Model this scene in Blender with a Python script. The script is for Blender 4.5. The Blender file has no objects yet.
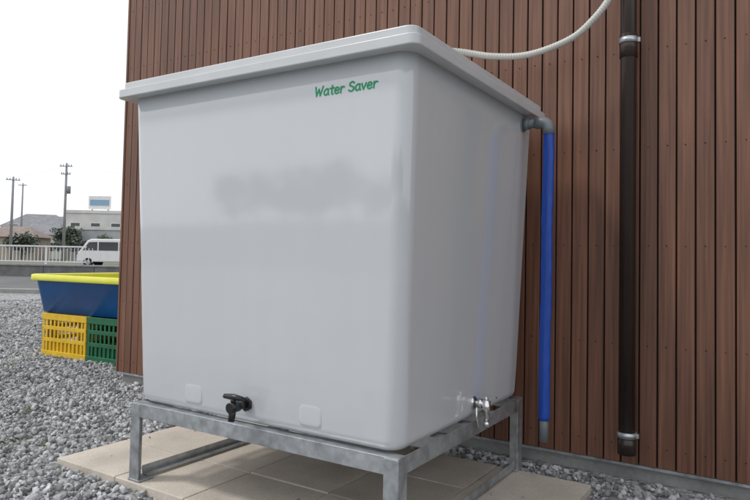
import bpy, bmesh, math, random
import numpy as np
from mathutils import Vector, Matrix
random.seed(4); rng=np.random.default_rng(4)
S=bpy.context.scene; COL=S.collection
rad=math.radians
# ---------------------------------------------------------------- materials
def mat(name,col=(.5,.5,.5),rough=.5,metal=0,noise=None,bump=None,island=0,coat=0,spec=None,noise2=None):
    m=bpy.data.materials.new(name); m.use_nodes=True
    nt=m.node_tree; N=nt.nodes; L=nt.links; b=N['Principled BSDF']
    b.inputs['Roughness'].default_value=rough; b.inputs['Metallic'].default_value=metal
    if spec is not None: b.inputs['Specular IOR Level'].default_value=spec
    if coat: b.inputs['Coat Weight'].default_value=coat; b.inputs['Coat Roughness'].default_value=.05
    tc=N.new('ShaderNodeTexCoord')
    def mapped(scale):
        mp=N.new('ShaderNodeMapping'); mp.inputs['Scale'].default_value=scale
        L.new(tc.outputs['Object'],mp.inputs['Vector']); return mp.outputs[0]
    cur=None
    rgb=N.new('ShaderNodeRGB'); rgb.outputs[0].default_value=(*col,1); cur=rgb.outputs[0]
    def mul(src,fac_out,lo,hi,fmin=.3,fmax=.7):
        mr=N.new('ShaderNodeMapRange'); mr.inputs[1].default_value=fmin; mr.inputs[2].default_value=fmax
        mr.inputs[3].default_value=lo; mr.inputs[4].default_value=hi
        L.new(fac_out,mr.inputs[0])
        mx=N.new('ShaderNodeVectorMath'); mx.operation='SCALE'
        L.new(src,mx.inputs[0]); L.new(mr.outputs[0],mx.inputs['Scale']); return mx.outputs[0]
    for nz in (noise,noise2):
        if nz:
            sc,lo,hi=nz[:3]
            t=N.new('ShaderNodeTexNoise'); t.inputs['Scale'].default_value=1; t.inputs['Detail'].default_value=6
            sc=(sc,sc,sc) if not isinstance(sc,tuple) else sc
            L.new(mapped(sc),t.inputs['Vector']); cur=mul(cur,t.outputs[0],lo,hi)
    if island:
        g=N.new('ShaderNodeNewGeometry'); cur=mul(cur,g.outputs['Random Per Island'],1-island,1+island,0,1)
    L.new(cur,b.inputs['Base Color'])
    if bump:
        sc,st,di=bump
        sc=(sc,sc,sc) if not isinstance(sc,tuple) else sc
        t=N.new('ShaderNodeTexNoise'); t.inputs['Scale'].default_value=1; t.inputs['Detail'].default_value=5
        L.new(mapped(sc),t.inputs['Vector'])
        bp=N.new('ShaderNodeBump'); bp.inputs['Strength'].default_value=st; bp.inputs['Distance'].default_value=di
        L.new(t.outputs[0],bp.inputs['Height']); L.new(bp.outputs[0],b.inputs['Normal'])
    return m
M={}
M['tank']=mat('tank_plastic',(.55,.575,.60),.07,noise=(1.3,.98,1.015),bump=(1.6,.09,.010),noise2=((14,14,1.2),.99,1.007),spec=.95)
M['rim']=mat('rim_plastic',(.57,.585,.595),.24,noise=(3,.94,1.03),noise2=((9,9,30),.97,1.02))
M['green_ink']=mat('green_ink',(.0,.30,.12),.5)
M['galv']=mat('galvanised_steel',(.50,.53,.55),.38,.7,noise=(22,.66,1.2),noise2=(4,.76,1.14),bump=(60,.15,.002))
M['chrome']=mat('chrome',(.75,.75,.75),.15,1)
M['blackp']=mat('black_plastic',(.012,.012,.013),.35,noise=(8,.8,1.2))
M['pvc']=mat('grey_pvc',(.15,.17,.185),.4,noise=(8,.9,1.1))
M['blueh']=mat('blue_layflat_hose',(.008,.07,.42),.42,noise=((40,40,2),.7,1.2),bump=((30,30,6),.6,.008))
M['hosew']=mat('corrugated_hose_plastic',(.52,.52,.48),.4)
M['wood']=mat('brown_siding',(.165,.074,.044),.48,noise=((60,60,1.5),.60,1.32),noise2=((.9,.9,.5),.82,1.14),island=.12,bump=((140,140,4),.4,.002))
M['groove']=mat('groove_dark',(.014,.008,.006),.9,noise=(3,.8,1.2))
M['brownpipe']=mat('brown_downpipe',(.032,.021,.017),.26,noise=(3,.85,1.15))
M['conc']=mat('concrete',(.30,.30,.29),.85,noise=(4,.8,1.15),noise2=(40,.88,1.1),bump=(60,.3,.003))
M['concd']=mat('concrete_dark',(.19,.19,.185),.9,noise=(2,.75,1.2),noise2=(12,.8,1.1),bump=(30,.3,.01))
M['pole']=mat('pole_concrete',(.26,.26,.265),.9,noise=(2,.85,1.1))
M['paver']=mat('paver_concrete',(.55,.495,.425),.85,noise=(4,.78,1.12),noise2=(120,.85,1.1),island=.08,bump=(150,.4,.002))
M['stone']=mat('crushed_stone',(.35,.355,.36),.8,noise=(30,.8,1.2),island=.58,noise2=(.7,.85,1.12))
M['asph']=mat('asphalt',(.12,.12,.122),.9,noise=(.6,.8,1.2),noise2=(40,.8,1.2),bump=(80,.4,.004))
M['yel']=mat('yellow_plastic',(.74,.47,.02),.45,noise=(8,.82,1.08))
M['lime']=mat('lime_yellow_gelcoat',(.72,.72,.07),.35,noise=(5,.9,1.05))
M['tubblue']=mat('blue_gelcoat',(.012,.12,.38),.3,noise=(4,.8,1.15))
M['grn']=mat('green_plastic',(.01,.12,.05),.45,noise=(8,.8,1.2))
M['white']=mat('white_paint',(.78,.78,.77),.4,noise=(3,.93,1.03))
M['glass']=mat('dark_glass',(.08,.085,.09),.08)
M['tyre']=mat('tyre_rubber',(.02,.02,.02),.8)
M['red']=mat('red_lamp',(.4,.02,.02),.3)
M['plaster']=mat('plaster',(.64,.63,.60),.85,noise=(.8,.88,1.08))  # background house and roof colours lightened in place of real haze
M['plaster2']=mat('plaster_grey',(.46,.48,.50),.85,noise=(.8,.88,1.08))
M['plaster3']=mat('plaster_tan',(.48,.41,.34),.85,noise=(.8,.88,1.08))
M['rooft']=mat('roof_tile',(.19,.195,.21),.7,noise=(1.5,.8,1.2),bump=((3,3,3),.5,.05))
M['roofb']=mat('roof_tile_brown',(.22,.17,.15),.7,noise=(1.5,.8,1.2),bump=((3,3,3),.5,.05))
M['signb']=mat('sign_blue',(.25,.40,.55),.5)
M['bark']=mat('bark',(.10,.08,.065),.9,noise=(8,.7,1.2))
M['leaf']=mat('hazed_foliage',(.10,.12,.09),.7,island=.45,noise=(.5,.65,1.3))  # leaf colour lightened to imitate distance haze
M['weed']=mat('weed_leaf',(.13,.12,.05),.7,island=.4)
M['field']=mat('field',(.14,.14,.09),.95,noise=(.08,.7,1.3),noise2=(2,.8,1.2))
# gravel sheet
def gravel_mat():
    m=bpy.data.materials.new('gravel_sheet'); m.use_nodes=True
    nt=m.node_tree; N=nt.nodes; L=nt.links; b=N['Principled BSDF']; b.inputs['Roughness'].default_value=.9
    tc=N.new('ShaderNodeTexCoord')
    v=N.new('ShaderNodeTexVoronoi'); v.inputs['Scale'].default_value=34
    L.new(tc.outputs['Object'],v.inputs['Vector'])
    r=N.new('ShaderNodeValToRGB'); r.color_ramp.elements[0].color=(.13,.13,.13,1); r.color_ramp.elements[1].color=(.48,.485,.485,1)
    sp=N.new('ShaderNodeSeparateColor'); L.new(v.outputs['Color'],sp.inputs[0]); L.new(sp.outputs[0],r.inputs[0])
    n=N.new('ShaderNodeTexNoise'); n.inputs['Scale'].default_value=.8; n.inputs['Detail'].default_value=5
    L.new(tc.outputs['Object'],n.inputs['Vector'])
    mr=N.new('ShaderNodeMapRange'); mr.inputs[1].default_value=.3; mr.inputs[2].default_value=.7; mr.inputs[3].default_value=.8; mr.inputs[4].default_value=1.15
    L.new(n.outputs[0],mr.inputs[0])
    mx=N.new('ShaderNodeVectorMath'); mx.operation='SCALE'; L.new(r.outputs[0],mx.inputs[0]); L.new(mr.outputs[0],mx.inputs['Scale'])
    L.new(mx.outputs[0],b.inputs['Base Color'])
    bp=N.new('ShaderNodeBump'); bp.invert=True; bp.inputs['Strength'].default_value=.9; bp.inputs['Distance'].default_value=.02
    L.new(v.outputs['Distance'],bp.inputs['Height']); L.new(bp.outputs[0],b.inputs['Normal'])
    return m
M['gravel']=gravel_mat()
# ---------------------------------------------------------------- helpers
def empty(name,loc=(0,0,0),rz=0):
    e=bpy.data.objects.new(name,None); e.location=loc; e.rotation_euler=(0,0,rz); e.empty_display_size=.1
    COL.objects.link(e); return e
def finish(name,bm,m,parent=None,smooth=False,bevel=0,seg=2):
    bmesh.ops.recalc_face_normals(bm,faces=bm.faces)
    me=bpy.data.meshes.new(name); bm.to_mesh(me); bm.free()
    o=bpy.data.objects.new(name,me); COL.objects.link(o)
    for mm in (m if isinstance(m,(list,tuple)) else [m]): me.materials.append(mm)
    if smooth: me.polygons.foreach_set('use_smooth',[True]*len(me.polygons))
    if bevel:
        md=o.modifiers.new('b','BEVEL'); md.width=bevel; md.segments=seg; md.limit_method='ANGLE'
    if parent: o.parent=parent
    return o
def abox(bm,x0,x1,y0,y1,z0,z1,mi=0):
    vs=[bm.verts.new(p) for p in ((x0,y0,z0),(x1,y0,z0),(x1,y1,z0),(x0,y1,z0),(x0,y0,z1),(x1,y0,z1),(x1,y1,z1),(x0,y1,z1))]
    for f in ((0,3,2,1),(4,5,6,7),(0,1,5,4),(1,2,6,5),(2,3,7,6),(3,0,4,7)):
        fc=bm.faces.new([vs[i] for i in f]); fc.material_index=mi
def box(name,x0,x1,y0,y1,z0,z1,m,parent=None,bevel=0):
    bm=bmesh.new(); abox(bm,x0,x1,y0,y1,z0,z1); return finish(name,bm,m,parent,bevel=bevel)
def tube(bm,pts,radii,n=16,cap=True,mi=0):
    pts=[Vector(p) for p in pts]
    if not isinstance(radii,(list,tuple)): radii=[radii]*len(pts)
    rings=[]; ref=None
    for i,p in enumerate(pts):
        a=pts[max(i-1,0)]; b=pts[min(i+1,len(pts)-1)]
        t=(b-a).normalized()
        if ref is None:
            ref=Vector((0,0,1)) if abs(t.z)<.9 else Vector((1,0,0))
        u=(ref-t*ref.dot(t)).normalized(); ref=u; w=t.cross(u)
        rings.append([bm.verts.new(p+radii[i]*(u*math.cos(2*math.pi*k/n)+w*math.sin(2*math.pi*k/n))) for k in range(n)])
    for r0,r1 in zip(rings,rings[1:]):
        for k in range(n):
            f=bm.faces.new((r0[k],r0[(k+1)%n],r1[(k+1)%n],r1[k])); f.smooth=True; f.material_index=mi
    if cap:
        for r in (rings[0],rings[-1]):
            f=bm.faces.new(r); f.material_index=mi
def tubeo(name,pts,radii,m,parent=None,n=16):
    bm=bmesh.new(); tube(bm,pts,radii,n); return finish(name,bm,m,parent)
def catmull(P,k=10):
    P=[Vector(p) for p in P]; Q=[P[0]*2-P[1]]+P+[P[-1]*2-P[-2]]; out=[]
    for i in range(1,len(Q)-2):
        for j in range(k):
            t=j/k; a,b,c,d=Q[i-1:i+3]
            out.append(.5*((2*b)+(c-a)*t+(2*a-5*b+4*c-d)*t*t+(3*b-a-3*c+d)*t**3))
    out.append(P[-1]); return out
def rrect(x0,x1,y0,y1,r,n=8):
    out=[]
    for cx,cy,a0 in ((x1-r,y1-r,0),(x0+r,y1-r,90),(x0+r,y0+r,180),(x1-r,y0+r,270)):
        for k in range(n+1):
            a=rad(a0+90*k/n); out.append((cx+r*math.cos(a),cy+r*math.sin(a)))
    return out
def loft(bm,rings,capb=True,capt=True,mis=None):
    R=[[bm.verts.new((x,y,z)) for x,y in pts] for pts,z in rings]
    for i,(a,b) in enumerate(zip(R,R[1:])):
        n=len(a)
        for k in range(n):
            f=bm.faces.new((a[k],a[(k+1)%n],b[(k+1)%n],b[k])); f.smooth=True
            if mis: f.material_index=mis[i]
    if capb: bm.faces.new(R[0])
    if capt:
        f=bm.faces.new(R[-1]); 
        if mis: f.material_index=mis[-1]
# ---------------------------------------------------------------- camera
cam=bpy.data.cameras.new('camera'); co=bpy.data.objects.new('camera',cam); COL.objects.link(co)
cam.sensor_width=36; cam.lens=36*635/750; cam.clip_end=2000; cam.clip_start=.05
R=Matrix.Rotation(rad(32.5),4,'Z')@Matrix.Rotation(rad(92.2),4,'X')@Matrix.Rotation(rad(1.15),4,'Z')
co.matrix_world=Matrix.Translation((0,0,1))@R
cam.shift_y=-.022
S.camera=co
# ---------------------------------------------------------------- light
w=bpy.data.worlds.new('World'); S.world=w; w.use_nodes=True
nt=w.node_tree; bg=nt.nodes['Background']
sky=nt.nodes.new('ShaderNodeTexSky'); sky.sky_type='NISHITA'; sky.sun_disc=False
sun_dir=Vector((-.62,-.50,1.1)).normalized()
sky.sun_elevation=math.asin(sun_dir.z); sky.sun_rotation=math.atan2(sun_dir.x,sun_dir.y)
sky.dust_density=4; sky.air_density=1
mx=nt.nodes.new('ShaderNodeMix'); mx.data_type='RGBA'; mx.inputs[0].default_value=.85
nt.links.new(sky.outputs[0],mx.inputs[6]); mx.inputs[7].default_value=(12.1,12.4,12.9,1)
nt.links.new(mx.outputs[2],bg.inputs[0]); bg.inputs[1].default_value=.1
sl=bpy.data.lights.new('sun','SUN'); sl.energy=1.5; sl.angle=rad(8); sl.color=(1,.97,.93)
so=bpy.data.objects.new('sun',sl); COL.objects.link(so); so.rotation_euler=sun_dir.to_track_quat('Z','Y').to_euler(); so.location=(0,0,10)
S.view_settings.view_transform='Standard'; S.view_settings.look='None'; S.view_settings.exposure=0
# ---------------------------------------------------------------- ground
def sheet(name,pts,z,m):
    bm=bmesh.new(); bm.faces.new([bm.verts.new((x,y,z)) for x,y in pts]); return finish(name,bm,m)
sheet('ground',[(-900,-900),(900,-900),(900,900),(-900,900)],-.012,M['field'])
sheet('gravel_yard',[(-17.5,-8),(12,-8),(12,14),(-2,19),(-13.5,12.2),(-19,8.6)],-.004,M['gravel'])
# stones
phi=(1+5**.5)/2
ico=np.array([(-1,phi,0),(1,phi,0),(-1,-phi,0),(1,-phi,0),(0,-1,phi),(0,1,phi),(0,-1,-phi),(0,1,-phi),(phi,0,-1),(phi,0,1),(-phi,0,-1),(-phi,0,1)])/math.sqrt(1+phi*phi)
icf=np.array([(0,11,5),(0,5,1),(0,1,7),(0,7,10),(0,10,11),(1,5,9),(5,11,4),(11,10,2),(10,7,6),(7,1,8),(3,9,4),(3,4,2),(3,2,6),(3,6,8),(3,8,9),(4,9,5),(2,4,11),(6,2,10),(8,6,7),(9,8,1)])
def inside(P):
    x,y=P[:,0],P[:,1]
    bad=((x>-2.87)&(x<-.68)&(y>1.75)&(y<2.90))|((x>-4.40)&(y>3.12))
    return ~bad
def scatter(name,regions,m):
    pts=[];sz=[]
    for x0,x1,y0,y1,dens,r0,r1 in regions:
        n=int((x1-x0)*(y1-y0)*dens)
        p=np.stack([rng.uniform(x0,x1,n),rng.uniform(y0,y1,n)],1); k=inside(p); p=p[k]
        pts.append(p); sz.append(r0+(r1-r0)*rng.random(len(p))**1.8)
    # a few strays kicked onto the slabs
    p=np.stack([rng.uniform(-2.85,-.7,26),rng.uniform(1.78,2.88,26)],1)
    P=np.concatenate(pts); r=np.concatenate(sz); n0=len(P)
    P=np.concatenate([P,p]); r=np.concatenate([r,rng.uniform(.004,.008,26)]); n=len(P)
    zoff=np.zeros(n); zoff[n0:]=.036
    V=ico[None]*(1+rng.uniform(-.28,.28,(n,12,1)))
    V=V*rng.uniform(.6,1.25,(n,1,3))
    q=rng.normal(size=(n,4)); q/=np.linalg.norm(q,axis=1,keepdims=True)
    a,b,c,d=q.T
    Rm=np.stack([1-2*(c*c+d*d),2*(b*c-a*d),2*(b*d+a*c),2*(b*c+a*d),1-2*(b*b+d*d),2*(c*d-a*b),2*(b*d-a*c),2*(c*d+a*b),1-2*(b*b+c*c)],1).reshape(n,3,3)
    V=np.einsum('nij,nvj->nvi',Rm,V)*r[:,None,None]
    V[:,:,0]+=P[:,0,None]; V[:,:,1]+=P[:,1,None]; V[:,:,2]+=(r*rng.uniform(-.1,.7,n)+zoff)[:,None]
    F=(icf[None]+np.arange(n)[:,None,None]*12).reshape(-1)
    me=bpy.data.meshes.new(name); me.vertices.add(n*12); me.vertices.foreach_set('co',V.reshape(-1))
    nf=n*20; me.loops.add(nf*3); me.loops.foreach_set('vertex_index',F.astype(np.int32))
    me.polygons.add(nf); me.polygons.foreach_set('loop_start',np.arange(0,nf*3,3,dtype=np.int32))
    me.update(calc_edges=True); me.polygons.foreach_set('use_smooth',np.zeros(nf,dtype=bool)); me.materials.append(m)
    o=bpy.data.objects.new(name,me); COL.objects.link(o); return o
scatter('gravel',[(-4.6,1.2,1.1,3.12,1700,.007,.019),(-4.6,1.2,.0,1.1,500,.007,.019),(-7.5,-4.4,1.2,4.6,1400,.008,.020),(-9.5,-4.45,4.2,7.0,800,.009,.022),(-13,-7.5,3.2,9,450,.011,.024)],M['stone'])
# weeds
bm=bmesh.new()
for cx,cy in [(-4.6,2.35),(-4.9,2.7),(-3.9,2.15),(-5.6,3.0),(-6.3,3.1),(-5.1,2.45),(-7.5,4.4),(-8.2,4.7),(-3.3,1.75)]:
    for i in range(14):
        a=random.uniform(0,6.28); l=random.uniform(.015,.045); x=cx+random.gauss(0,.06); y=cy+random.gauss(0,.06)
        d=Vector((math.cos(a),math.sin(a),0)); s=Vector((-d.y,d.x,0))*.003
        p=Vector((x,y,.012))
        bm.faces.new([bm.verts.new(v) for v in (p-s,p+s,p+s*.7+d*l*.4+Vector((0,0,l*.6)),p+d*l+Vector((0,0,l*.7)))])
finish('weeds',bm,M['weed'])
# pavers
bm=bmesh.new(); nx,ny=5,3; x0,x1,y0,y1=-2.865,-.69,1.755,2.885
dx=(x1-x0)/nx; dy=(y1-y0)/ny
for i in range(nx):
    for j in range(ny):
        h=.034+random.uniform(-.003,.001)
        abox(bm,x0+i*dx+.002,x0+(i+1)*dx-.003,y0+j*dy+.002,y0+(j+1)*dy-.003,-.02,h)
finish('paving_slabs',bm,M['paver'],bevel=.004)
# ---------------------------------------------------------------- building
B=empty('wood_clad_building',(0,0,0))
WX,WY,WH=-4.37,3.15,5.2
bm=bmesh.new(); p=.078; x=WX; g=.0038
while x<7:
    dz=random.uniform(-.0012,.0012)
    abox(bm,x+g,x+p-g,WY+dz,WY+.016,.075,WH); x+=p
finish('front_siding',bm,M['wood'],B,bevel=.002)
bm=bmesh.new(); y=WY+.016
while y<10:
    abox(bm,WX,WX+.012,y+g,y+p-g,.075,WH); y+=p
finish('side_siding',bm,M['wood'],B,bevel=.003)
box('wall_core',WX+.010,7,WY+.014,10,.08,WH-.02,M['groove'],B)
box('foundation',WX+.03,7.0,WY+.03,9.98,-.1,.08,M['conc'],B)
box('base_flashing',WX-.004,7,WY-.006,WY+.03,.062,.074,M['galv'],B)
box('corner_trim',WX-.014,WX+.004,WY-.006,WY+.012,.075,WH,M['wood'],B)
box('roof',WX-.35,7.3,WY-.3,10.3,WH,WH+.16,M['rooft'],B,bevel=.01)
bm=bmesh.new(); x=WX+p/2; 
k=0
while x<3:
    for zz in (.16,.62,1.08,1.54,2.0,2.46,2.92):
        tube(bm,[(x+random.uniform(-.004,.004),WY-.0025,zz+(.0 if k%2 else .003)),(x,WY+.002,zz)],.0024,8)
    x+=p; k+=1
finish('siding_nails',bm,M['groove'],B)
# ---------------------------------------------------------------- downpipe
D=empty('rain_downpipe',(-.587,3.08,0))
bm=bmesh.new(); tube(bm,[(0,0,.135),(0,0,5.1)],.036,28); tube(bm,[(0,0,1.95),(0,0,2.06)],.0395,28); tube(bm,[(0,0,.135),(0,0,.22)],.0395,28)
finish('pipe',bm,M['brownpipe'],D)
for i,zz in enumerate((2.03,.222,3.6)):
    bm=bmesh.new(); tube(bm,[(0,0,zz-.013),(0,0,zz+.013)],.0425,28)
    abox(bm,-.006,.006,.03,.07,zz-.008,zz+.008); abox(bm,.04,.052,-.006,.006,zz-.010,zz+.010)
    finish('clamp_%d'%(i+1),bm,M['galv'],D)
# ---------------------------------------------------------------- tank
T=empty('water_tank',(0,0,0))
bx0,bx1,by0,by1=-2.340,-1.035,1.790,2.905; zb,zt=.362,1.672; tp=.045
def body_r(z,ins=0):
    t=(z-zb)/(zt-zb)*tp
    return rrect(bx0-t+ins,bx1+t-ins,by0-t+ins,by1+t-ins,.062-ins*.4,14)
rings=[]; rb=.042
for k in range(9):
    a=rad(90*k/8); rings.append((body_r(zb,rb*(1-math.sin(a))),zb+rb*(1-math.cos(a))))
for k in range(1,13): 
    z=zb+rb+(zt-zb-rb)*k/12; rings.append((body_r(z),z))
bm=bmesh.new(); loft(bm,rings)
body=finish('body',bm,M['tank'],T)
def fy(z): return by0-(z-zb)/(zt-zb)*tp
ov=.048; zr=zt-.002
def rr(o,r): return rrect(bx0-tp-o,bx1+tp+o,by0-tp-o,by1+tp+o,r,10)
def slab(name,o,r,z0,z1,e,top_in=.12,rise=.006):
    bm=bmesh.new()
    loft(bm,[(rr(o-.03,r),z0),(rr(o-e-.002,r),z0),(rr(o-e,r),z0),(rr(o-e*.3,r),z0+e*.3),(rr(o,r),z0+e),(rr(o,r),z0+e+.002),(rr(o,r),z1-e-.002),(rr(o,r),z1-e),(rr(o-e*.3,r),z1-e*.3),(rr(o-e,r),z1),(rr(o-e-.002,r),z1),(rr(o-top_in,r),z1+rise)])
    return finish(name,bm,M['rim'],T)
slab('rim_flange',ov,.035,zr,zr+.036,.003,.04,0)
slab('lid',ov-.016,.035,zr+.0375,zr+.068,.004)
slab('lid_crown',ov-.05,.05,zr+.0685,zr+.082,.004,.2,.012)
for i,cx in enumerate((-1.99,-1.395)):
    bm=bmesh.new()
    def pr(w,z0,z1,y,r=.018):
        return [(px_,y,pz) for px_,pz in rrect(cx-w,cx+w,z0,z1,r,5)]
    Rs=[[bm.verts.new(v) for v in pr(*a_)] for a_ in ((.053,.398,.486,by0+.003),(.050,.402,.482,by0-.0022),(.044,.408,.476,by0-.0036),(.038,.414,.470,by0-.0040))]
    for a_,b_ in zip(Rs,Rs[1:]):
        for k in range(len(a_)):
            f=bm.faces.new((a_[k],a_[(k+1)%len(a_)],b_[(k+1)%len(a_)],b_[k])); f.smooth=True
    f=bm.faces.new(Rs[-1]); f.smooth=True; finish('foot_pad_%d'%(i+1),bm,M['tank'],T)
# lettering from hand-drawn strokes
G={'W':[[(0,1),(.18,0),(.42,.75),(.62,0),(.9,1)]],
'a':[[(.5,.55),(.3,.66),(.06,.45),(.06,.12),(.25,0),(.46,.15),(.5,.62),(.5,.2),(.6,0)]],
't':[[(.25,.95),(.24,.3),(.28,.03),(.4,0)],[(.02,.65),(.48,.67)]],
'e':[[(.06,.32),(.5,.38),(.42,.62),(.2,.64),(.04,.35),(.12,.06),(.34,0),(.52,.1)]],
'r':[[(.08,.65),(.1,0)],[(.1,.4),(.25,.62),(.46,.6)]],
'S':[[(.6,.85),(.42,1),(.15,.9),(.12,.65),(.35,.52),(.58,.35),(.5,.08),(.25,0),(.04,.14)]],
'v':[[(.02,.64),(.24,0),(.5,.66)]],' ':[]}
adv={'W':1.05,'a':.70,'t':.56,'e':.66,'r':.58,'S':.76,'v':.62,' ':.40}
txt='Water Saver'; tot=sum(adv[c] for c in txt); Hh=.031; Lx=.262; sx=Lx/tot
bm=bmesh.new(); cx=0; X0=-1.375; Zb=1.563
for c in txt:
    for st in G[c]:
        pts=catmull([(u,0,v) for u,v in st],5) if c not in 'Wv' else [Vector((u,0,v)) for u,v in st]
        P=[Vector((X0+(cx+q.x)*sx+q.z*Hh*.12,0,Zb+q.z*Hh)) for q in pts]
        P=[Vector((q.x,fy(q.z)-.0006,q.z)) for q in P]
        wd=.0031
        for a_,b_ in zip(P,P[1:]):
            d=(b_-a_).normalized(); nn=Vector((-d.z,0,d.x))*wd; e=Vector((0,-.0003*random.random(),0))
            bm.faces.new([bm.verts.new(v+e) for v in (a_-nn,b_-nn,b_+nn,a_+nn)])
        for q in P:
            e=Vector((0,-.0004*random.random()-.0003,0))
            bm.faces.new([bm.verts.new(q+e+Vector((wd*math.cos(t),0,wd*math.sin(t)))) for t in [2*math.pi*k/10 for k in range(10)]])
    cx+=adv[c]
finish('lettering',bm,M['green_ink'],T)
# black drain tap (front)
tx,tz=-1.695,.440; ty=by0
bm=bmesh.new()
tube(bm,[(tx,ty+.002,tz),(tx,ty-.014,tz)],.027,6)
tube(bm,[(tx,ty-.012,tz),(tx,ty-.055,tz)],.014,16)
tube(bm,[(tx,ty-.050,tz),(tx,ty-.095,tz)],[.019,.019],16)
tube(bm,[(tx,ty-.078,tz+.012),(tx,ty-.080,tz-.030),(tx,ty-.084,tz-.050)],[.015,.013,.012],14)
tube(bm,[(tx,ty-.075,tz+.015),(tx,ty-.075,tz+.034)],.011,12)
tube(bm,[(tx-.046,ty-.075,tz+.036),(tx,ty-.075,tz+.038),(tx+.046,ty-.075,tz+.036)],[.009,.0125,.009],10)
finish('drain_tap',bm,M['blackp'],T)
# chrome tap (side)
sx_,sy,sz=bx1,2.375,.432
bm=bmesh.new()
tube(bm,[(sx_-.003,sy,sz),(sx_+.010,sy,sz)],.025,6)
tube(bm,[(sx_+.008,sy,sz),(sx_+.065,sy,sz)],[.013,.013],14)
tube(bm,[(sx_+.026,sy,sz),(sx_+.042,sy,sz)],.019,8)
tube(bm,[(sx_+.058,sy,sz+.016),(sx_+.058,sy,sz-.022),(sx_+.060,sy,sz-.030),(sx_+.060,sy,sz-.07)],[.017,.017,.011,.010],14)
tube(bm,[(sx_+.060,sy,sz-.068),(sx_+.060,sy,sz-.085)],.013,8)
tube(bm,[(sx_+.058,sy,sz+.014),(sx_+.058,sy,sz+.030)],.008,10)
abox(bm,sx_+.045,sx_+.10,sy-.007,sy+.007,sz+.028,sz+.033)
tube(bm,[(sx_+.03,sy-.03,sz-.012),(sx_+.03,sy-.03,sz-.05),(sx_+.04,sy-.028,sz-.09)],.004,8)
finish('chrome_tap',bm,M['chrome'],T)
# stand
ST=empty('steel_tank_stand',(0,0,0))
X0,X1,Y0,Y1=-2.348,-1.022,1.77,2.915; zt_=.361; t=.006; w_=.055; gz=.034
def part(n,*b): return box(n,*b,M['galv'],ST,bevel=.0015)
part('front_rail',X0,X1,Y0,Y0+t,zt_-.058,zt_)
part('back_rail',X0,X1,Y1-t,Y1,zt_-.058,zt_)
part('left_rail',X0,X0+t,Y0+t+.001,Y1-t-.001,zt_-.058,zt_)
part('right_rail',X1-t,X1,Y0+t+.001,Y1-t-.001,zt_-.058,zt_)
part('front_ledge',X0+t+.001,X1-t-.001,Y0+t+.001,Y0+w_,zt_-t,zt_-.001)
part('back_ledge',X0+t+.001,X1-t-.001,Y1-w_,Y1-t-.001,zt_-t,zt_-.001)
for i,yy in enumerate((2.1,2.33,2.56)):
    part('cross_bearer_%d'%i,X0+t+.001,X1-t-.001,yy-.025,yy+.025,zt_-.05,zt_-.002)
k=0
for xs,xd in ((X0,1),(X1,-1)):
    for ys,yd in ((Y0,1),(Y1,-1)):
        k+=1; e=.0015
        bm=bmesh.new()
        xa,xb=sorted((xs-xd*e,xs+xd*w_)); ya,yb=sorted((ys-yd*e,ys+yd*(t-.001)))
        abox(bm,xa,xb,ya,yb,gz,zt_-.004)
        xa,xb=sorted((xs-xd*e,xs+xd*(t-.001))); ya,yb=sorted((ys+yd*t,ys+yd*w_))
        abox(bm,xa,xb,ya,yb,gz,zt_-.004)
        finish('leg_%d'%k,bm,M['galv'],ST,bevel=.001)
        part('foot_plate_%d'%k,min(xs-xd*.006,xs+xd*.07),max(xs-xd*.006,xs+xd*.07),min(ys-yd*.006,ys+yd*.07),max(ys-yd*.006,ys+yd*.07),gz,gz+.006)
for n,xs,xd in (('left',X0,1),('right',X1,-1)):
    xa,xb=sorted((xs+xd*.008,xs+xd*.045)); part(n+'_bottom_brace',xa,xb,Y0+.056,Y1-.056,gz+.008,gz+.014)
    xa,xb=sorted((xs+xd*.008,xs+xd*.012)); part(n+'_bottom_brace_web',xa,xb,Y0+.056,Y1-.056,gz+.0145,gz+.045)
# ---------------------------------------------------------------- overflow pipe
O=empty('overflow_pipe',(0,0,0))
oy=2.80; oz=1.625
el=[(-.90,oy,oz)]+[(-.90+.03*math.sin(rad(a)),oy,oz-.03*(1-math.cos(rad(a)))) for a in range(15,91,15)]
bm=bmesh.new()
tube(bm,[(-1.06,oy,oz),(-.90,oy,oz)],.0205,20)
tube(bm,[(-1.01,oy,oz),(-.985,oy,oz)],.033,20); tube(bm,[(-.986,oy,oz),(-.96,oy,oz)],.026,20)
tube(bm,[(-.93,oy,oz)]+el[0:]+[(-.87,oy,oz-.055)],.0265,20)
finish('grey_elbow',bm,M['pvc'],O)
bm=bmesh.new(); nseg=90; rg=[]
for i in range(nseg+1):
    zz=1.600-(1.600-.30)*i/nseg; f_=min(1,i/8)
    cx_=-.87-.010*i/nseg+.0012*math.sin(i*.16)
    ring=[]
    for k in range(24):
        a=2*math.pi*k/24
        r=.0240+f_*(.0014*math.cos(2*a+.6)+.0010*math.cos(5*a+i*.02)+.0006*math.sin(i*.9+2*a)+.0005*math.sin(i*.37+3*a))
        ring.append(bm.verts.new((cx_+r*math.cos(a),oy+r*math.sin(a),zz)))
    rg.append(ring)
for a_,b_ in zip(rg,rg[1:]):
    for k in range(24):
        f=bm.faces.new((a_[k],a_[(k+1)%24],b_[(k+1)%24],b_[k])); f.smooth=True
bm.faces.new(rg[0]); bm.faces.new(rg[-1])
finish('blue_hose',bm,M['blueh'],O)
bm=bmesh.new(); tube(bm,[(-.880,oy,.33),(-.880,oy,.205)],.0195,20); finish('pipe_end',bm,M['pvc'],O)
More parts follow.
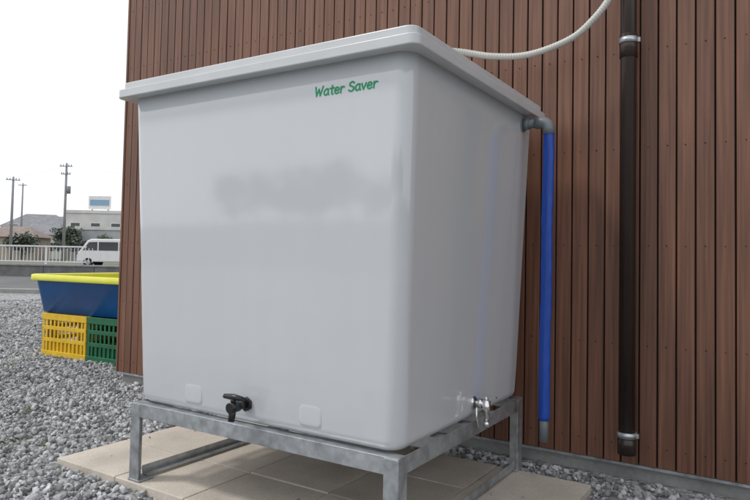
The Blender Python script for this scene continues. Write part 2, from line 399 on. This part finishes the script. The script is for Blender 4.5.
# white corrugated hose
pts=catmull([(-1.62,2.42,1.75),(-1.62,2.43,1.86),(-1.57,2.55,1.97),(-1.40,2.86,2.05),(-1.20,2.94,2.015),(-1.02,2.97,2.005),(-.83,2.99,2.055),(-.72,3.0,2.14),(-.655,3.02,2.235),(-.625,3.05,2.34),(-.60,3.07,2.42)],16)
L_=[0]
for a,b in zip(pts,pts[1:]): L_.append(L_[-1]+(b-a).length)
st=.0035; n=int(L_[-1]/st); Q=[]; j=0
for i in range(n):
    s=i*st
    while L_[j+1]<s: j+=1
    Q.append(pts[j].lerp(pts[j+1],(s-L_[j])/(L_[j+1]-L_[j])))
H=empty('white_drain_hose')
tubeo('corrugated_tube',Q,[.0160+.0011*math.cos(i*math.pi/2) for i in range(n)],M['hosew'],H,14)
tubeo('lid_fitting',[(-1.62,2.42,1.75),(-1.62,2.42,1.80)],.028,M['pvc'],H)
# ---------------------------------------------------------------- tub + crates
def crate(name,loc,rz,L,Wd,Hc,m):
    e=empty(name,loc,rz); bm=bmesh.new(); th=.012
    abox(bm,.004,L-.004,.004,Wd-.004,.01,.02)
    for (z0,z1) in ((0,.05),(Hc*.34,Hc*.34+.036),(Hc*.62,Hc*.62+.036),(Hc-.06,Hc)):
        o=.004 if z0 in (0,Hc-.06) else 0
        abox(bm,-o,L+o,-o,th,z0,z1); abox(bm,-o,L+o,Wd-th,Wd+o,z0,z1)
        abox(bm,-o-.0005,th,th+.001,Wd-th-.001,z0,z1); abox(bm,L-th,L+o+.0005,th+.001,Wd-th-.001,z0,z1)
    n=11
    for i in range(n+1):
        xx=i*(L-.02)/n; ww=.035 if i in(0,n) else .024
        if i==n: xx=L-.035
        for y0 in (.001,Wd-th+.001): abox(bm,xx,xx+ww,y0,y0+th-.002,.02,Hc-.02)
    n=8
    for i in range(n+1):
        yy=i*(Wd-.02)/n
        for x_ in (.001,L-th+.001): abox(bm,x_,x_+th-.002,yy,yy+.022,.02,Hc-.02)
    abox(bm,.03,L-.03,th+.002,th+.006,.03,Hc*.36)
    finish('crate_body',bm,m,e,bevel=.002,seg=1)
rz=rad(4); c,s_=math.cos(rz),math.sin(rz)
ox,oy_=-6.21,3.42
def tw(u,v): return (ox+c*u-s_*v, oy_+s_*u+c*v,0)
for nm,u,v,mm in (('yellow_crate',.19,.06,'yel'),('green_crate',.845,.06,'grn'),('yellow_crate',.19,.55,'yel'),('green_crate',.845,.55,'grn')):
    crate(nm,tw(u,v),rz,.64,.40,.405,M[mm])
TB=empty('blue_fibreglass_tub',(ox,oy_,0),rz)
Lt,Wt=1.60,1.25
bm=bmesh.new()
def q(i,r): return rrect(i,Lt-i,i,Wt-i,r,8)
loft(bm,[(q(.11,.08),.407),(q(.09,.10),.416),(q(.035,.12),.715),(q(.0,.12),.718),(q(-.004,.12),.725),(q(-.002,.12),.772),(q(.01,.12),.778),(q(.045,.10),.776),(q(.055,.1),.76),(q(.12,.09),.44),(q(.15,.07),.43)],
     mis=[0,0,0,1,1,1,1,1,1,1,1])
finish('tub_shell',bm,[M['tubblue'],M['lime']],TB)
# ---------------------------------------------------------------- road, low wall, railing
ca=rad(32.5)
dirx=Vector((.8434,.5373,0)); diry=Vector((-.5373,.8434,0))
def strip(name,z0,z1,m,zz,s0=-120,s1=60):
    P=[dirx*s0+diry*z0,dirx*s1+diry*z0,dirx*s1+diry*z1,dirx*s0+diry*z1]
    return sheet(name,[(p.x,p.y) for p in P],zz,m)
strip('road',15.2,24.99,M['asph'],.001)
strip('far_road',25.25,52,M['asph'],.001)
strip('road_edge_line',15.75,15.9,M['white'],.005)
def ybox(name,s0,s1,z0,z1,h0,h1,m,parent,bevel=0):
    bm=bmesh.new(); abox(bm,s0,s1,z0,z1,h0,h1)
    o=finish(name,bm,m,parent,bevel=bevel); return o
K=empty('road_kerb',(0,0,0),ca); ybox('kerb_stones',-60,40,15.0,15.2,-.05,.10,M['conc'],K,.01)
LW=empty('low_concrete_wall',(0,0,0),ca)
bm=bmesh.new(); x=-45
while x<12:
    abox(bm,x,x+1.98,25,25.2,-.05,.42); x+=2
finish('wall_blocks',bm,M['concd'],LW,bevel=.01)
ybox('coping',-45,12,24.96,25.24,.421,.49,M['conc'],LW,.01)
RL=empty('white_railing',(0,0,0),ca)
bm=bmesh.new(); x=-45
while x<-11.4:
    abox(bm,x,x+.06,25.07,25.13,.49,1.22); 
    for k in range(1,14): abox(bm,x+k*.142,x+k*.142+.022,25.09,25.11,.60,1.15)
    x+=2
abox(bm,-45,-11.4,25.065,25.135,1.17,1.23); abox(bm,-45,-11.4,25.08,25.12,.58,.62)
finish('railing_bars',bm,M['white'],RL)
# ---------------------------------------------------------------- van
V_=empty('white_van',(-38.6,27.3,0),ca)
prof=[(-2.2,.35),(-2.25,.75),(-2.12,1.0),(-1.55,1.78),(-1.3,1.9),(1.9,1.92),(2.12,1.8),(2.2,1.0),(2.2,.35)]
bm=bmesh.new()
fr=[bm.verts.new((x,-.84,z)) for x,z in prof]; bk=[bm.verts.new((x,.84,z)) for x,z in prof]
for k in range(len(prof)):
    k2=(k+1)%len(prof); bm.faces.new((fr[k],fr[k2],bk[k2],bk[k]))
bm.faces.new(fr); bm.faces.new(bk)
finish('body',bm,M['white'],V_,bevel=.07,seg=3)
bm=bmesh.new()
def poly(P,y): bm.faces.new([bm.verts.new((x,y,z)) for x,z in P])
for y in (-.846,.846):
    poly([(-1.85,1.12),(-1.42,1.68),(-.85,1.70),(-.85,1.12)],y); poly([(-.76,1.12),(-.76,1.70),(.55,1.70),(.55,1.12)],y); poly([(.65,1.12),(.65,1.70),(1.95,1.70),(2.0,1.12)],y)
bm.faces.new([bm.verts.new(v) for v in ((-2.075,-.7,1.08),(-2.075,.7,1.08),(-1.6,.66,1.73),(-1.6,-.66,1.73))])
finish('windows',bm,M['glass'],V_)
bm=bmesh.new()
for xx in (-1.45,1.35):
    for y in (-.86,.68): tube(bm,[(xx,y,.31),(xx,y+.18,.31)],.31,20)
finish('wheels',bm,M['tyre'],V_)
bm=bmesh.new()
for xx in (-1.45,1.35): tube(bm,[(xx,-.868,.31),(xx,-.86,.31)],.17,16)
finish('hubs',bm,M['galv'],V_)
box('bumper',-2.31,-2.2,-.8,.8,.35,.55,M['plaster2'],V_,.03)
box('tail_lamp',2.17,2.22,-.82,-.7,.95,1.35,M['red'],V_)
# ---------------------------------------------------------------- houses
def house(name,loc,rz,L,Wd,Hh,roofh,m,over=.5,flat=False,floors=2,rm='rooft'):
    e=empty(name,(loc[0],loc[1],0),rz)
    box('walls',-L/2,L/2,-Wd/2,Wd/2,-.1,Hh,m,e)
    bm=bmesh.new()
    if flat: abox(bm,-L/2-.15,L/2+.15,-Wd/2-.15,Wd/2+.15,Hh,Hh+.4)
    else:
        a,b=L/2+over,Wd/2+over; rl=L/2-Wd*.3
        vs=[bm.verts.new(v) for v in ((-a,-b,Hh),(a,-b,Hh),(a,b,Hh),(-a,b,Hh),(-rl,0,Hh+roofh),(rl,0,Hh+roofh))]
        for f in ((0,1,5,4),(1,2,5),(2,3,4,5),(3,0,4),(0,3,2,1)): bm.faces.new([vs[i] for i in f])
    finish('roof',bm,M[rm] if not flat else M['plaster'],e)
    bm=bmesh.new(); bf=bmesh.new()
    for fl in range(floors):
        zc=1.0+fl*2.8; nw=max(2,int(L/2.6))
        for i in range(nw):
            xc=-L/2+(i+.5)*L/nw
            abox(bm,xc-.6,xc+.6,-Wd/2-.03,-Wd/2+.05,zc,zc+1.15); abox(bf,xc-.68,xc+.68,-Wd/2-.02,-Wd/2+.05,zc-.08,zc+1.23)
    finish('windows',bm,M['glass'],e); finish('window_frames',bf,M['white'],e)
    return e
h=house('shop_building',(-79.5,56.5),ca,11,8,6.3,0,M['plaster'],flat=True)
box('rooftop_sign_panel',-2.6,.4,-3.6,-3.4,6.9,8.7,M['white'],h); box('rooftop_sign_band',-2.4,.2,-3.64,-3.602,7.4,8.2,M['signb'],h)
box('shop_awning',-5.3,5.3,-5.2,-4.2,2.6,2.85,M['signb'],h)
bm=bmesh.new()
for x in (-2.2,0): abox(bm,x-.08,x+.08,-3.38,-3.22,6.6,8.7)
finish('sign_posts',bm,M['galv'],h)
house('tiled_house',(-98,56),ca+.3,9,8,4.6,2.2,M['plaster2'])
house('tiled_house',(-104,44),ca-.2,10,8,5,2.0,M['plaster'],rm='roofb')
house('tiled_house',(-85,49.5),ca,7,6,3.2,1.6,M['plaster'],floors=1)
house('tiled_house',(-112,66),ca,12,8,5,2.4,M['plaster2'])
house('tiled_house',(-66,58),ca,9,8,5,2.4,M['plaster'])
house('tiled_house',(-77,41),ca+.1,6,5,2.6,1.3,M['plaster3'],floors=1,rm='roofb')
house('tiled_house',(-88,37.5),ca-.1,7,6,3.0,1.7,M['plaster'],floors=1)
house('warehouse',(-70,49.5),ca,7,6,3.7,0,M['plaster2'],flat=True,floors=1)
# poles
def pole(loc,H_,rz,ins=True):
    e=empty('utility_pole',(loc[0],loc[1],0),rz)
    bm=bmesh.new(); tube(bm,[(0,0,-.1),(0,0,H_)],[.15,.09],12); finish('shaft',bm,M['pole'],e)
    bm=bmesh.new()
    for k,zz in enumerate((H_-.35,H_-1.1)[:2 if ins else 1]):
        abox(bm,-.6+.15*k,.6-.15*k,-.14,-.08,zz,zz+.07)
        for x in (-.5,-.25,.25,.5):
            x*=(1-.2*k); tube(bm,[(x,-.11,zz+.07),(x,-.11,zz+.22)],.04,8)
    if ins: tube(bm,[(.3,-.05,H_-2.9),(.3,-.05,H_-2.2)],.18,12)
    finish('crossarms',bm,M['pole'],e)
pole((-61.2,32.1),8.0,ca+.4,False); pole((-57,34.8),9.4,ca); pole((-90.6,48.9),10.6,ca,False)
bm=bmesh.new()
def wire(a,b,sag): 
    a=Vector(a);b=Vector(b)
    tube(bm,[a.lerp(b,t/12)-Vector((0,0,sag*4*(t/12)*(1-t/12))) for t in range(13)],.006,5)
wire((-57,34.8,9.2),(-61.2,32.1,7.8),.05); wire((-61.2,32.1,7.8),(-110,5,8.5),1.2); wire((-57,34.8,9.2),(-40,60,9),.9)
finish('power_lines',bm,M['pole'])
# ---------------------------------------------------------------- trees
def trees(name,items,leafsize,count):
    e=empty(name); bm=bmesh.new(); P=[];
    for (x,y,Ht,Rw) in items:
        tube(bm,[(x,y,-.1),(x+.1,y,Ht*.45),(x,y+.1,Ht*.8)],[Ht*.03,Ht*.02,Ht*.008],8)
        for k in range(5):
            a=random.uniform(0,6.28); tube(bm,[(x+.05,y,Ht*.35),(x+Rw*.6*math.cos(a),y+Rw*.6*math.sin(a),Ht*random.uniform(.55,.8))],[Ht*.012,Ht*.004],6)
        ncl=16
        for k in range(ncl):
            a=random.uniform(0,6.28); r=Rw*math.sqrt(random.random())*.85; zc=Ht*random.uniform(.35,.93)
            r*=1-.5*max(0,(zc/Ht-.6)/.4)
            c_=np.array([x+r*math.cos(a),y+r*math.sin(a),zc]); n=count//ncl
            P.append(c_+rng.normal(size=(n,3))*np.array([Rw*.2,Rw*.2,Ht*.07]))
    finish('trunks',bm,M['bark'],e)
    P=np.concatenate(P); n=len(P)
    u=rng.normal(size=(n,3)); u/=np.linalg.norm(u,axis=1,keepdims=True); v=np.cross(u,rng.normal(size=(n,3))); v/=np.linalg.norm(v,axis=1,keepdims=True)
    s=leafsize*rng.uniform(.6,1.3,(n,1)); 
    V=np.stack([P-u*s,P+v*s*.6,P+u*s,P-v*s*.6],1).reshape(-1,3)
    me=bpy.data.meshes.new('leaves'); me.from_pydata(V.tolist(),[],np.arange(n*4).reshape(n,4).tolist()); me.materials.append(M['leaf'])
    o=bpy.data.objects.new('leaves',me); COL.objects.link(o); o.parent=e
trees('garden_tree',[(-70.5,43.5,3.9,1.8)],.20,1300)
trees('garden_tree',[(-74,40.0,3.0,1.6)],.20,1300)
trees('garden_tree',[(-67.2,45.7,2.8,1.5)],.20,1300)
trees('distant_trees',[(-150+i*7+random.uniform(-2,2),60+i*6+random.uniform(-4,4),random.uniform(3.5,5.5),4) for i in range(-9,14)],.6,450)
trees('reflection_trees',[(-75+i*6+random.uniform(-1,1),-70+random.uniform(-3,3),random.uniform(6,9),4.5) for i in range(26)],.5,700)  # unseen treeline behind camera, added to give the tank a darker reflected band
